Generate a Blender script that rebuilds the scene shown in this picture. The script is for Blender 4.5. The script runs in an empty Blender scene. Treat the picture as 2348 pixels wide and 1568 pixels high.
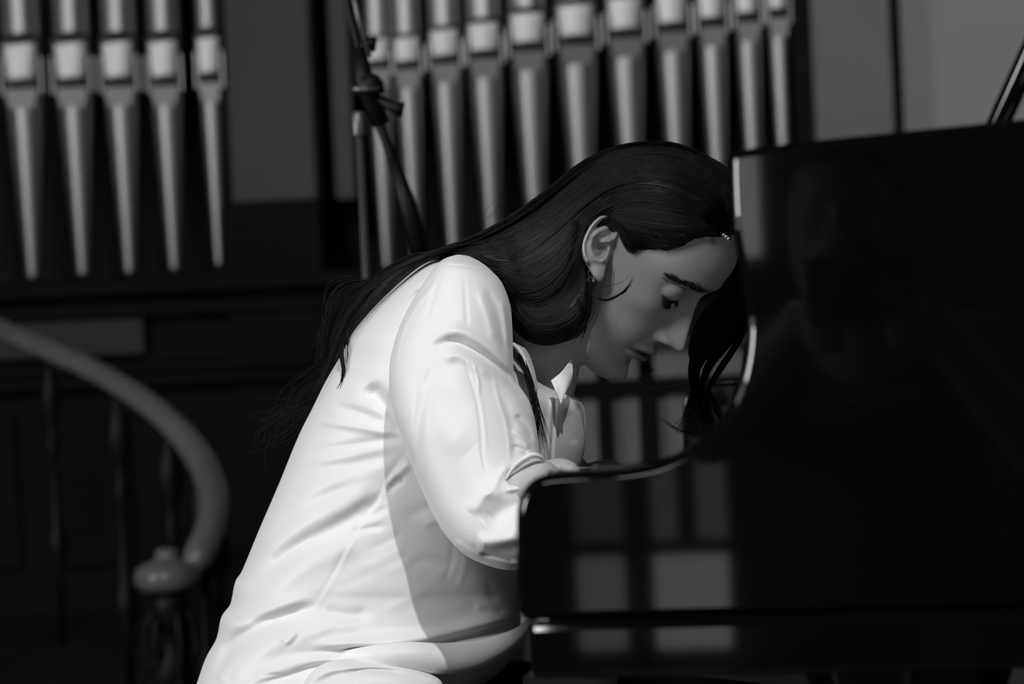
import bpy, math, random
import numpy as np
from mathutils import Vector
from mathutils.bvhtree import BVHTree
random.seed(4); RNG = np.random.default_rng(4)
SC = bpy.context.scene
COL = SC.collection

# ------------------------------------------------------------------ camera
FPX = 85/36*2348
ROLL = .045; PITCH = (784-696)/FPX
CAMP = np.array([0, 0, .93])
Fv = np.array([0, math.cos(PITCH), -math.sin(PITCH)])
_U0 = np.cross([1, 0, 0], Fv)
Rv = math.cos(ROLL)*np.array([1., 0, 0])-math.sin(ROLL)*_U0
Uv = math.sin(ROLL)*np.array([1., 0, 0])+math.cos(ROLL)*_U0
cd = bpy.data.cameras.new('view'); cam = bpy.data.objects.new('view', cd); COL.objects.link(cam)
cd.lens = 85; cd.sensor_width = 36; cd.sensor_fit = 'HORIZONTAL'; cd.clip_start = .02; cd.clip_end = 100
from mathutils import Matrix
cam.matrix_world = Matrix([[Rv[i], Uv[i], -Fv[i], CAMP[i]] for i in range(3)]+[[0, 0, 0, 1]])
SC.camera = cam
cd.dof.use_dof = True; cd.dof.focus_distance = 2.17; cd.dof.aperture_fstop = 6.3

# ------------------------------------------------------------------ world, exposure
SC.view_settings.view_transform = 'Standard'; SC.view_settings.look = 'None'
SC.view_settings.gamma = 1; SC.view_settings.use_curve_mapping = False
SC.view_settings.exposure = 0
w = bpy.data.worlds.new('hall_air'); SC.world = w; w.use_nodes = True
w.node_tree.nodes['Background'].inputs[0].default_value = (.5, .5, .5, 1)
w.node_tree.nodes['Background'].inputs[1].default_value = .02
SC.cycles.use_denoising = True
SC.cycles.max_bounces = 6

def lamp(name, kind, loc, target, energy, **kw):
    l = bpy.data.lights.new(name, kind); l.energy = energy
    for k, v in kw.items(): setattr(l, k, v)
    o = bpy.data.objects.new(name, l); COL.objects.link(o); o.location = loc
    o.rotation_euler = (Vector(target)-Vector(loc)).to_track_quat('-Z', 'Y').to_euler()
    return o
# stage profile spot over the photographer's right shoulder, aimed at the pianist's back and arm
KEY_T = Vector((-.28, 2.2, .70))
KEY_P = KEY_T+Vector((.62, -2.35, 2.6))
lamp('stage_spot', 'SPOT', KEY_P, KEY_T, 235, spot_size=2*math.atan(.395/3.56), spot_blend=.10, shadow_soft_size=.03)
# tall side window on the left wall, and high daylight behind the camera
lamp('left_window_daylight', 'AREA', (-4.7, 1.35, 1.6), (-.2, 2.3, 1.0), 74, shape='RECTANGLE', size=1.0, size_y=1.2)
lamp('right_fill', 'AREA', (3.4, -2.2, 2.3), (.2, 2.3, 1.0), 16, shape='RECTANGLE', size=1.2, size_y=2.0)  # added fill for forehead and blouse front, no window stands here
lamp('rear_window_daylight', 'AREA', (-1.9, -2.6, 4.1), (.2, 4.2, .9), 190, shape='RECTANGLE', size=1.1, size_y=2.2)
lamp('pipe_fill_spot', 'SPOT', (1.2, 2.6, 3.9), (1.1, 8, 1.8), 140, spot_size=.8, spot_blend=.8, shadow_soft_size=.25)  # added spot that brightens the right bay of pipes

# ------------------------------------------------------------------ helpers
def P(x, y, d):
    """point seen at photo pixel x, y at distance d along the view axis"""
    return CAMP+d*(Fv+(x-1174)/FPX*Rv-(y-784)/FPX*Uv)
def proj(X):
    v = X-CAMP; d = v@Fv
    return 1174+FPX*(v@Rv)/d, 784-FPX*(v@Uv)/d, d
def mat(name, g, rough=.6, metal=0, spec=.5, noise=0, scale=20, bump=0, bscale=200, sheen=0, coat=0, stretch=None, emit=0, sss=0):
    m = bpy.data.materials.new(name); m.use_nodes = True
    nt = m.node_tree; b = nt.nodes['Principled BSDF']
    b.inputs['Base Color'].default_value = (g, g, g, 1); b.inputs['Roughness'].default_value = rough
    b.inputs['Metallic'].default_value = metal; b.inputs['Specular IOR Level'].default_value = spec
    b.inputs['Coat Weight'].default_value = coat; b.inputs['Sheen Weight'].default_value = sheen
    if sss:
        b.inputs['Subsurface Weight'].default_value = sss; b.inputs['Subsurface Radius'].default_value = (.006, .006, .006)
        b.inputs['Subsurface Scale'].default_value = 1
    if emit:
        b.inputs['Emission Color'].default_value = (1, 1, 1, 1); b.inputs['Emission Strength'].default_value = emit
    tc = nt.nodes.new('ShaderNodeTexCoord'); mp = nt.nodes.new('ShaderNodeMapping')
    nt.links.new(tc.outputs['Object'], mp.inputs[0])
    if stretch: mp.inputs['Scale'].default_value = stretch
    n = nt.nodes.new('ShaderNodeTexNoise'); n.inputs['Scale'].default_value = scale; n.inputs['Detail'].default_value = 5
    nt.links.new(mp.outputs[0], n.inputs[0])
    r = nt.nodes.new('ShaderNodeMapRange'); r.inputs[3].default_value = g*(1-noise); r.inputs[4].default_value = g*(1+noise)
    r.inputs[1].default_value = .3; r.inputs[2].default_value = .7
    nt.links.new(n.outputs[0], r.inputs[0]); nt.links.new(r.outputs[0], b.inputs['Base Color'])
    if bump:
        n2 = nt.nodes.new('ShaderNodeTexNoise'); n2.inputs['Scale'].default_value = bscale; n2.inputs['Detail'].default_value = 4
        nt.links.new(mp.outputs[0], n2.inputs[0])
        bp = nt.nodes.new('ShaderNodeBump'); bp.inputs['Strength'].default_value = bump; bp.inputs['Distance'].default_value = .002
        nt.links.new(n2.outputs[0], bp.inputs['Height']); nt.links.new(bp.outputs[0], b.inputs['Normal'])
    return m
def mk(name, v, f, m, parent=None, smooth=True):
    me = bpy.data.meshes.new(name); me.from_pydata([tuple(map(float, p)) for p in v], [], [tuple(map(int, q)) for q in f]); me.update()
    if smooth: me.polygons.foreach_set('use_smooth', [True]*len(me.polygons))
    o = bpy.data.objects.new(name, me); COL.objects.link(o)
    if m: me.materials.append(m)
    if parent: o.parent = parent
    return o
def empty(name, loc=(0, 0, 0), rz=0):
    o = bpy.data.objects.new(name, None); COL.objects.link(o); o.location = tuple(loc); o.rotation_euler = (0, 0, rz); o.empty_display_size = .05
    return o
def tag(o, label, cat, group=None):
    o['label'] = label; o['category'] = cat
    if group: o['group'] = group
    return o
def struct(o):
    o['kind'] = 'structure'; return o
class MB:
    def __init__(s): s.v = []; s.f = []
    def add(s, v, f):
        k = len(s.v); s.v += [tuple(p) for p in v]; s.f += [tuple(i+k for i in q) for q in f]; return s
    def box(s, a, b):
        x0, y0, z0 = a; x1, y1, z1 = b
        return s.add([(x0, y0, z0), (x1, y0, z0), (x1, y1, z0), (x0, y1, z0), (x0, y0, z1), (x1, y0, z1), (x1, y1, z1), (x0, y1, z1)],
                     [(0, 3, 2, 1), (4, 5, 6, 7), (0, 1, 5, 4), (1, 2, 6, 5), (2, 3, 7, 6), (3, 0, 4, 7)])
    def lathe(s, prof, n=24, c=(0, 0, 0)):
        """prof: (radius, z)"""
        v = []; f = []
        for r, z in prof:
            for i in range(n):
                a = 2*math.pi*i/n; v.append((c[0]+r*math.cos(a), c[1]+r*math.sin(a), c[2]+z))
        for j in range(len(prof)-1):
            for i in range(n):
                f.append((j*n+i, j*n+(i+1) % n, (j+1)*n+(i+1) % n, (j+1)*n+i))
        f.append(tuple(range(n))[::-1]); f.append(tuple((len(prof)-1)*n+i for i in range(n)))
        return s.add(v, f)
    def tube(s, pts, rad, n=10, flat=1.0):
        pts = np.array(pts, float); rad = np.broadcast_to(np.array(rad, float), (len(pts),))
        T = np.gradient(pts, axis=0); T /= np.linalg.norm(T, axis=1)[:, None]+1e-12
        up = np.array([0, 0, 1.]) if abs(T[0][2]) < .9 else np.array([0, 1., 0])
        v = []; A = np.cross(T[0], up); A /= np.linalg.norm(A)
        for i in range(len(pts)):
            A = A-T[i]*(A@T[i]); A /= np.linalg.norm(A)+1e-12; B = np.cross(T[i], A)
            for k in range(n):
                a = 2*math.pi*k/n; v.append(pts[i]+rad[i]*(math.cos(a)*A+flat*math.sin(a)*B))
        f = [(j*n+k, j*n+(k+1) % n, (j+1)*n+(k+1) % n, (j+1)*n+k) for j in range(len(pts)-1) for k in range(n)]
        f += [tuple(range(n))[::-1], tuple((len(pts)-1)*n+k for k in range(n))]
        return s.add(v, f)
    def build(s, name, m, parent=None, smooth=False, bevel=0, seg=2):
        o = mk(name, s.v, s.f, m, parent, smooth)
        if bevel:
            b = o.modifiers.new('bevel', 'BEVEL'); b.width = bevel; b.segments = seg; b.limit_method = 'ANGLE'
        return o
def crom(pts, n):
    """Catmull-Rom resample of rows to n rows"""
    p = np.array(pts, float); k = len(p)
    t = np.linspace(0, k-1-1e-9, n); i = t.astype(int); u = (t-i)[:, None]
    g = lambda j: p[np.clip(j, 0, k-1)]
    a, b, c, d = g(i-1), g(i), g(i+1), g(i+2)
    a = np.where((i == 0)[:, None], 2*b-c, a); d = np.where((i+2 > k-1)[:, None], 2*c-b, d)
    return .5*((2*b)+(-a+c)*u+(2*a-5*b+4*c-d)*u**2+(-a+3*b-3*c+d)*u**3)
def loft(secs, nt=200, nr=180, e=2.0):
    """secs: Lx, Ly, Rx, Ry, d, half depth; elliptical rings between the two silhouette points"""
    s = crom(secs, nt); v = np.zeros((nt, nr, 3)); ph = np.linspace(0, 2*math.pi, nr, endpoint=False)
    ca = np.sign(np.cos(ph))*np.abs(np.cos(ph))**(2/e); sa = np.sign(np.sin(ph))*np.abs(np.sin(ph))**(2/e)
    for j in range(nt):
        L = P(s[j, 0], s[j, 1], s[j, 4]); R = P(s[j, 2], s[j, 3], s[j, 4])
        v[j] = (L+R)/2+ca[:, None]*(R-L)/2-sa[:, None]*Fv*abs(s[j, 5])
    j, k = np.meshgrid(np.arange(nt-1), np.arange(nr), indexing='ij'); k2 = (k+1) % nr
    f = np.stack([j*nr+k, j*nr+k2, (j+1)*nr+k2, (j+1)*nr+k], -1).reshape(-1, 4).tolist()
    f.append(list(range(nr))[::-1]); f.append([(nt-1)*nr+i for i in range(nr)])
    return v.reshape(-1, 3), f
def seg_dist(px, py, line):
    """distance to a polyline and the running parameter 0..1"""
    best = np.full(px.shape, 1e9); par = np.zeros(px.shape); L = crom(line, max(12, len(line)*6)); n = len(L)
    for i in range(n-1):
        a = L[i]; b = L[i+1]; ab = b-a; q = ab@ab+1e-9
        t = np.clip(((px-a[0])*ab[0]+(py-a[1])*ab[1])/q, 0, 1)
        d = np.hypot(px-a[0]-t*ab[0], py-a[1]-t*ab[1]); m = d < best
        best[m] = d[m]; par[m] = (i+t[m])/(n-1)
    return best, par
def vnormals(v, f):
    n = np.zeros_like(v); q = np.array([x for x in f if len(x) == 4])
    fn = np.cross(v[q[:, 2]]-v[q[:, 0]], v[q[:, 3]]-v[q[:, 1]])
    for i in range(4): np.add.at(n, q[:, i], fn)
    return n/(np.linalg.norm(n, axis=1)[:, None]+1e-12)
def sculpt(v, f, strokes):
    """press and lift folds: (polyline, width px, height mm). Acts on the side towards the front only"""
    n = vnormals(v, f); face = -(n@Fv)
    if face[np.argmin(v@Fv)] < 0: face = -face
    gate = np.clip(face/.35, 0, 1)
    x, y, _ = proj(v); h = np.zeros(len(v))
    for line, wd, amp in strokes:
        ln = np.array(line, float); lo = ln.min(0)-4*wd; hi = ln.max(0)+4*wd
        m = (x > lo[0]) & (x < hi[0]) & (y > lo[1]) & (y < hi[1]) & (gate > 0)
        if not m.any(): continue
        d, t = seg_dist(x[m], y[m], line)
        taper = np.clip(np.sin(np.pi*np.clip(t, 0.02, .98))*1.8, 0, 1)
        h[m] += amp*.001*np.exp(-(d/wd)**2)*taper
    return v-Fv*(h*gate)[:, None]
def remesh(o, voxel, it=6):
    m = o.modifiers.new('r', 'REMESH'); m.mode = 'VOXEL'; m.voxel_size = voxel; m.use_smooth_shade = True
    if it:
        s = o.modifiers.new('s', 'SMOOTH'); s.factor = .5; s.iterations = it
    dg = bpy.context.evaluated_depsgraph_get(); me = bpy.data.meshes.new_from_object(o.evaluated_get(dg))
    o.modifiers.clear(); old = o.data; o.data = me
    me.polygons.foreach_set('use_smooth', [True]*len(me.polygons)); return o

# ------------------------------------------------------------------ materials
M_LAC = mat('black piano lacquer', .004, .035, spec=.5, coat=.0)
M_LAC2 = mat('black piano lacquer under the arm', .004, .10, spec=.5)
M_EDGE = mat('worn lacquer edge', .01, .25)
M_IVORY = mat('white key', .75, .25); M_EBONY = mat('black key', .01, .3)
M_FELT = mat('felt', .04, .9, noise=.3)
M_BRASS = mat('brass', .5, .3, metal=1)
M_PIPE = mat('dull tin organ pipe', .50, .42, metal=1, noise=.06, scale=3, stretch=(1, 1, .3))
M_PIPEIN = mat('pipe mouth slot', .004, .8)
M_WOODD = mat('dark organ case wood', .007, .65, spec=.12, noise=.3, scale=6, stretch=(.4, 1, 6))
M_WOODM = mat('brown screen wood', .06, .45, noise=.2, scale=5, stretch=(6, 1, .5))
M_PANEL = mat('pale varnished panel', .2, .6, noise=.15, scale=3, stretch=(3, 1, .5))
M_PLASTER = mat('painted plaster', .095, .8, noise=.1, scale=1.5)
M_PLASTERL = mat('light painted plaster', .42, .85, noise=.05, scale=1.2)
M_PLASTERD = mat('dark painted plaster', .03, .9, spec=.1, noise=.1, scale=1.2)
M_FLOOR = mat('stone floor', .02, .5, noise=.2, scale=3)
M_RAIL = mat('polished handrail', .17, .25, noise=.15, scale=8)
M_IRON = mat('black cast iron', .005, .5, spec=.25)
M_STAND = mat('black stand enamel', .006, .5, spec=.3); M_STEEL = mat('grey stand steel', .18, .35, metal=.6)
M_SILK = mat('white silk', .80, .42, spec=.35, noise=.015, scale=30, bump=.12, bscale=700, sheen=.25)
M_TROUS = mat('black trouser cloth', .012, .9)
M_HAIR = mat('dark brown hair', .005, .5, spec=.22, noise=.35, scale=90)
M_HAIRC = mat('dark brown hair mass', .007, .65, noise=.4, scale=60)
M_GLASS = mat('bright daylight pane', .8, .5, emit=1.5)

# ------------------------------------------------------------------ room
WY = 8.6
struct(MB().box((-6, -3.6, -.1), (6, WY+.3, 0)).build('floor', M_FLOOR))
struct(MB().box((-6, -3.6, 6), (6, WY+.3, 6.1)).build('ceiling', M_PLASTERD))
struct(MB().box((-6, WY, 0), (6, WY+.2, 6)).build('wall_back', M_PLASTERD))
struct(MB().box((6, -3.6, 0), (6.2, WY+.2, 6)).build('wall_right', M_PLASTERD))
lw = MB()
lw.box((-5.2, -3.6, 0), (-5, .0, 6)); lw.box((-5.2, 2.6, 0), (-5, WY+.2, 6)); lw.box((-5.2, .0, 0), (-5, 2.6, .7)); lw.box((-5.2, .0, 3.3), (-5, 2.6, 6))
struct(lw.build('wall_left', M_PLASTERD))
wn = struct(MB().box((-5.12, .0, .7), (-5.08, 2.6, 3.3)).build('window_1', M_GLASS))
fb = MB()
for y in (.0, .85, 1.7, 2.54): fb.box((-5.07, y, .7), (-5.0, y+.06, 3.3))
for z in (.7, 1.6, 2.45, 3.24): fb.box((-5.07, .0, z), (-5.02, 2.6, z+.06))
fb.build('window_frame', M_WOODD, wn)
# the piano's side panel plane: distance 1.5 m, seen square-on at photo column 1980
TH = math.atan((1980-1174)/FPX)
AU = np.array([math.cos(TH), -math.sin(TH), 0]); AV = np.array([math.sin(TH), math.cos(TH), 0])
VD = 1.5
def Lc(u, v, wz): return AU*u+AV*v+np.array([0, 0, wz])
def onpl(x, y, v=VD):
    d = P(x, y, 1)-CAMP; t = v/(d@AV); q = CAMP+t*d; return q@AU, q[2]
# rear wall with two tall narrow lancet windows, facing the piano (built in the piano's frame)
RW = empty('wall_rear', (0, 0, 0), -TH); struct(RW)
V0 = -3.05
def ru(px): return (px-1980)/FPX*(2*VD-V0)
rb = MB()
us = [ru(1290), ru(1412), ru(1472), ru(1652)]
zt = 2.3
rb.box((-6, V0-.2, 0), (us[0], V0, 6)); rb.box((us[1], V0-.2, 0), (us[2], V0, zt)); rb.box((us[3], V0-.2, 0), (6, V0, 6))
rb.box((us[0], V0-.2, zt), (us[3], V0, 6)); rb.box((us[0], V0-.2, 0), (us[3], V0, .03))
rb.build('masonry', M_PLASTERD, RW)
for k, (a, b) in enumerate(((us[0], us[1]), (us[2], us[3]))):
    g = struct(MB().box((a, V0-.12, .3), (b, V0-.1, zt)).build('window_%d' % (k+2), mat('low daylight pane', .5, .6, emit=(.24, .42)[k], noise=.3, scale=5)))
    MB().box((a, V0-.12, .03), (b, V0-.1, .3)).build('lower_pane', mat('bright low pane', .5, .6, emit=(.8, 1.35)[k]), g)
    g.rotation_euler = (0, 0, -TH)
    fr = MB()
    for z in (.275, 1.2, 1.75): fr.box((a, V0-.1, z), (b, V0-.07, z+.035))
    if k: fr.box(((a+b)/2-.03, V0-.1, .3), ((a+b)/2+.015, V0-.07, zt))
    fr.build('window_frame', M_WOODD, g)
# glowing panel added behind the photographer to mirror a pale strip in the lacquer
sl = MB(); u0 = ru(1700); u1 = ru(1758)
o = sl.box((u0, V0+.01, 1.02), (u1, V0+.05, 1.36)).build('glow_panel', mat('glow pane', .8, .5, emit=2.0)); o.rotation_euler = (0, 0, -TH)
tag(o, 'glow pane added for the pale strip mirrored in the piano side', 'light panel')
MB().box((u0-.01, V0, 1.36), (u1+.01, V0+.07, 1.38)).build('cap', M_IRON, o)

# ------------------------------------------------------------------ grand piano
PN = empty('grand_piano', (0, 0, 0), -TH)
tag(PN, 'glossy black grand piano with curved key arm at which the woman plays', 'piano')
out_px = [(1186, 1424), (1184, 1300), (1183, 1190), (1188, 1150), (1202, 1120), (1226, 1098), (1262, 1087), (1340, 1081), (1420, 1077), (1490, 1066),
          (1548, 1045), (1605, 1010), (1650, 963), (1683, 905), (1703, 840), (1712, 760), (1706, 680), (1692, 600), (1680, 530), (1674, 440), (1672, 346)]
arc = [onpl(x, y) for x, y in out_px]
arcs = np.vstack([np.array(arc[:1]), crom(arc[1:], 90)])
trx = [onpl(1830, 325), onpl(2348, 272)]
sl_ = (trx[1][1]-trx[0][1])/(trx[1][0]-trx[0][0])
rim_top_end = (1.35, trx[1][1]+.01)
wb = onpl(1186, 1424)[1]
poly = [tuple(q) for q in arcs]+[trx[0], trx[1], rim_top_end, (1.35, wb)]
def slab(name, poly, v0, v1, m, parent, bevel, seg=4):
    n = len(poly); v = [(u, v0, z) for u, z in poly]+[(u, v1, z) for u, z in poly]
    f = [tuple(range(n)), tuple(range(2*n-1, n-1, -1))]+[(i, n+i, n+(i+1) % n, (i+1) % n) for i in range(n)]
    o = mk(name, v, f, m, parent, True)
    b = o.modifiers.new('bevel', 'BEVEL'); b.width = bevel; b.segments = seg; b.limit_method = 'ANGLE'; b.angle_limit = .9
    wnm = o.modifiers.new('flat', 'WEIGHTED_NORMAL'); wnm.weight = 100; wnm.keep_sharp = True
    return o
slab('side_panel', poly, VD, VD+.055, M_LAC, PN, .010, 10)
bpy.data.objects['side_panel'].modifiers['bevel'].profile = .3
u_l = onpl(1208, 1434)[0]; wk = onpl(1208, 1436)[1]; wk2 = onpl(1220, 1562)[1]
kb = MB().box((u_l, VD+.004, wk2), (1.35, VD+1.46, wk)); kb.build('keybed', M_LAC, PN, bevel=.004)
MB().box((u_l+.012, VD+.012, wk-.002), (1.35, VD+1.45, wb+.002)).build('shadow_gap', M_FELT, PN)
# far arm: same outline on the bass side
FV = VD+1.43
slab('far_side_panel', poly, FV, FV+.055, M_LAC, PN, .006)
ua = arc[1][0]
MB().box((ua+.03, VD+.056, wb-.0), (ua+.055, FV-.001, wb+.028)).build('key_slip', M_LAC, PN, bevel=.004)
kw = (FV-VD-.055-.16)/52; y0 = VD+.055+.08; ktop = wb+.035
for s_, nm in ((VD+.0565, 'key_block'), (FV-.0795, 'key_block')):
    MB().box((ua+.06, s_, wb), (ua+.215, s_+.078, wb+.045)).build(nm, M_LAC, PN, bevel=.004)
for i in range(52):
    MB().box((ua+.062, y0+i*kw+.0006, wb+.012), (ua+.212, y0+(i+1)*kw-.0006, ktop)).build('white_key', M_IVORY, PN, bevel=.001)
for i in range(51):
    if (i % 7) in (0, 1, 3, 4, 5):
        c = y0+(i+1)*kw; MB().box((ua+.112, c-.0055, ktop), (ua+.212, c+.0055, ktop+.012)).build('black_key', M_EBONY, PN, bevel=.0015)
fbp = [(ua+.214, wb), (ua+.214, wb+.06), (ua+.225, wb+.15), (ua+.24, wb+.19), (ua+.27, wb+.20), (ua+.27, wb)]
slab('fallboard', fbp, VD+.056, FV-.001, M_LAC, PN, .003)
MB().box((ua+.45, VD+.056, wb), (1.34, FV-.001, wb+.03)).build('soundboard', M_FELT, PN)
MB().box((1.345, VD, wb), (1.4, FV+.055, wb+.33)).build('tail', M_LAC, PN, bevel=.004)
for uu, vv in ((.02, VD+.12), (.02, FV-.06), (1.2, VD+.7)):
    lg = MB().lathe([(.035, 0), (.045, .05), (.05, .3), (.065, wk2-.03), (.075, wk2+.001)], 8, (uu, vv, 0)); lg.build('leg', M_LAC, PN, bevel=.004)
# lid prop leaning up and out of the picture
a = np.array(P(2282, 300, 1.60)); b = np.array(P(2375, 95, 1.60)); dv = (b-a)/np.linalg.norm(b-a)
inv = Matrix.Rotation(TH, 4, 'Z')
a0 = a-dv*.14; b1 = a+dv*.42
pr = MB().tube([tuple(inv @ Vector(a0)), tuple(inv @ Vector(a)), tuple(inv @ Vector(b1))], .0052, 12, flat=1.5)
pr.build('lid_prop', M_LAC, PN, smooth=True)

# ------------------------------------------------------------------ organ facade
OG = empty('organ_case', (0, 7.9, 0)); tag(OG, 'dark wooden organ case with ledges carrying both rows of tin pipes', 'organ')
def wp(x, y, d, yy=None):
    """world x and z on the vertical plane y = d seen at the pixel"""
    r = P(x, y, 1)-CAMP; t = (d-CAMP[1])/r[1]; q = CAMP+t*r; return q[0], q[2]
def part(name, x0, x1, z0, z1, ya, yb, m, bevel=.004):
    return MB().box((x0, ya-7.9, z0), (x1, yb-7.9, z1)).build(name, m, OG, bevel=bevel)
zl = wp(300, 642, 7.7)[1]; zr = wp(960, 612, 7.7)[1]
xa = -3.6; xb = wp(512, 500, 7.8)[0]; xc = wp(820, 500, 7.8)[0]; xd = wp(1822, 250, 7.8)[0]
part('lower_case', xa, xd+.05, 0, zl-.34, 7.72, 8.35, M_WOODD)
def mould(z0, z1, out): return part('moulding', xa, xd+.05, z0, z1, 7.72-out, 8.35, M_WOODD, .012)
mould(zl-.05, zl, .16); mould(zl-.12, zl-.055, .06); mould(zl-.30, zl-.26, .05); mould(zl-.34, zl-.30, .10)
part('frieze', xa, xd+.05, zl-.26, zl-.12, 7.74, 8.35, M_WOODD)
for x0, x1 in ((wp(-200, 740, 7.7)[0], wp(330, 740, 7.7)[0]),):
    part('panel', x0, x1, wp(300, 812, 7.7)[1], wp(300, 700, 7.7)[1], 7.69, 7.75, mat('worn case panel', .006, .55, noise=.2, scale=4))
for k in range(7):
    x0 = wp(-150+260*k, 1000, 7.7)[0]
    part('lower_panel', x0, x0+.26, .15, zl-.42, 7.70, 7.75, M_WOODD, .01)
part('swell_box', xa, xd, zl, 5.2, 8.3, 8.4, M_PIPEIN)
part('top_rail', xa, xd, 4.4, 4.6, 7.75, 8.3, M_WOODD)
part('end_post', xd, xd+.05, zl, 4.6, 7.7, 8.3, M_WOODD)
def pipe(px, wpx, ym, foot, mh, toe, label, group, D=7.8, turn=0):
    """px, ym: column and row of the mouth slit; wpx width; mh height of the flattened mouth above it; toe: row where the foot ends"""
    x, zm = wp(px, ym, D); r = wpx/FPX*D/2
    z0 = wp(px+(toe-ym)*.045, toe, D)[1]; z1 = 4.35
    R = empty('organ_pipe', (x, D, z0), turn); tag(R, label, 'organ pipe', group)
    hf = zm-z0; hm = mh/FPX*D
    MB().lathe([(r*.36, 0), (r*.40, .02), (r*.97, hf-.035), (r, hf-.01), (r*.98, hf-.004)], 40).build('foot', M_PIPE, R, smooth=True)
    MB().lathe([(r*.86, hf-.005), (r*.86, hf+.012)], 24).build('mouth_slit', M_PIPEIN, R)
    # body with a flattened upper lip
    n = 48; v = []; zs = [hf+.011, hf+.02, hf+hm*.9, hf+hm, hf+hm*1.06, z1-z0]
    fl = [.80, .80, .93, .96, 1, 1]
    for z, q in zip(zs, fl):
        for i in range(n):
            a = 2*math.pi*i/n; xx = r*math.cos(a); yy = r*math.sin(a)
            if yy < -r*q*.80 and q < 1: yy = -r*q*.80
            v.append((xx, yy, z))
    f = [(j*n+i, j*n+(i+1) % n, (j+1)*n+(i+1) % n, (j+1)*n+i) for j in range(len(zs)-1) for i in range(n)]
    f += [tuple(range(n))[::-1], tuple((len(zs)-1)*n+i for i in range(n))]
    o = mk('body', v, f, M_PIPE, R, True)
    e = o.modifiers.new('edge', 'EDGE_SPLIT'); e.split_angle = .5
    # upper lip shield: bulging plate, narrower below
    w0, w1 = r*.82, r*1.02; m = MB(); pts = []
    for j in range(7):
        t = j/6; ww = w0+(w1-w0)*t; z = hf+.014+hm*.86*t
        for k in range(9):
            s = -1+2*k/8; pts.append((s*ww, -r*(1.0-.16*s*s)-.006, z))
    ff = [(j*9+k, j*9+k+1, (j+1)*9+k+1, (j+1)*9+k) for j in range(6) for k in range(8)]
    o = mk('upper_lip', pts, ff, M_PIPE, R, True); s = o.modifiers.new('t', 'SOLIDIFY'); s.thickness = .004
    MB().add([(-r*.84, -r*.9, hf-.002), (r*.84, -r*.9, hf-.002), (r*.84, -r*1.12, hf-.004), (-r*.84, -r*1.12, hf-.004), (-r*.70, -r*.86, hf-.065), (r*.70, -r*.86, hf-.065), (r*.6, -r*.93, hf-.065), (-r*.6, -r*.93, hf-.065)], [(0, 1, 2, 3), (3, 2, 6, 7), (7, 6, 5, 4), (0, 3, 7, 4), (1, 5, 6, 2), (0, 4, 5, 1)]).build('lower_lip', M_PIPE, R)
    MB().tube([(s_*r*.93, -r*(1-.02*s_*s_)*.75-.004, hf+hm*.98) for s_ in np.linspace(-1, 1, 9)], .004, 8).build('lip_shadow_line', M_PIPEIN, R, smooth=True)  # near-black bead standing in for the shadow line above the lip
    for s_ in (-1, 1):
        MB().box((s_*r*1.0-.004, -r*.95, hf-.02), (s_*r*1.0+.004, -r*.2, hf+hm*.6)).build('ear', M_PIPE, R, bevel=.002)
LT = [(-50, 92, 208, 645), (57, 92, 206, 645), (172, 88, 203, 638), (279, 84, 201, 634), (382, 78, 199, 626), (484, 60, 190, 616)]
lw_ = ['far left, cut by the picture edge', 'first whole one from the left edge', 'second from the left edge', 'third from the left edge', 'fourth from the left edge', 'narrowest, beside the left pilaster']
for (px, w_, ym, toe), l in zip(LT, lw_):
    pipe(px, w_, ym, 0, 118, toe, 'tin organ pipe in the left bay, '+l, 'organ pipes in the left bay')
RT = [(868, 66, 158, 600), (936, 68, 160, 605), (1022, 76, 148, 600), (1112, 84, 137, 598), (1212, 92, 120, 596), (1322, 98, 106, 594), (1434, 92, 90, 592), (1541, 84, 76, 590), (1632, 72, 64, 588), (1714, 64, 52, 586), (1784, 54, 42, 584)]
rl = ['leftmost, behind the microphone stand', 'second, behind the microphone boom', 'third from the microphone stand', 'fourth from the microphone stand', 'fifth from the microphone stand',
      'widest, above the back of her head', 'seventh, above the crown of her head', 'eighth, above her forehead', 'third from the right pilaster', 'second from the right pilaster', 'narrowest, beside the right pilaster']
for k, ((px, w_, ym, toe), l) in enumerate(zip(RT, rl)):
    pipe(px, w_, ym, 0, 70+min(k, 5)*6, toe+22, 'tin organ pipe in the right bay, '+l, 'organ pipes in the right bay')
# pilasters and wall to the right
def post(name, xl, xr, y, ya, yb, z0, z1, m, bevel=.01):
    a_, _ = wp(xl, y, ya); b_, _ = wp(xr, y, ya); return MB().box((a_, ya, z0), (b_, yb, z1)).build(name, m, None, bevel=bevel)
zp = wp(620, 462, 7.75)[1]
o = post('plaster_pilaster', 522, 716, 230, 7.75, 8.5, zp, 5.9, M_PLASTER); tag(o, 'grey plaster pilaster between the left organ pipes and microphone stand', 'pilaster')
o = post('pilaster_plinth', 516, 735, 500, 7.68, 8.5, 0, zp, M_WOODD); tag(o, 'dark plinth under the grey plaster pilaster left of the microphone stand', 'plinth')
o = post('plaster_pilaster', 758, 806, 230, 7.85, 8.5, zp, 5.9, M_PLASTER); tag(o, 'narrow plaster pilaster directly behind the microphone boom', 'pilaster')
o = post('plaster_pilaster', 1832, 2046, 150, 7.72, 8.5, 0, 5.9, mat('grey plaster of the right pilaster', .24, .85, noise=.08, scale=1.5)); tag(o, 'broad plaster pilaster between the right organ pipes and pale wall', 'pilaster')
o = post('wall_panelling', 2068, 2900, 150, 7.9, 8.5, 0, 5.9, M_PLASTERL); o.name = 'wall_back_bay'; struct(o)
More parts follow.
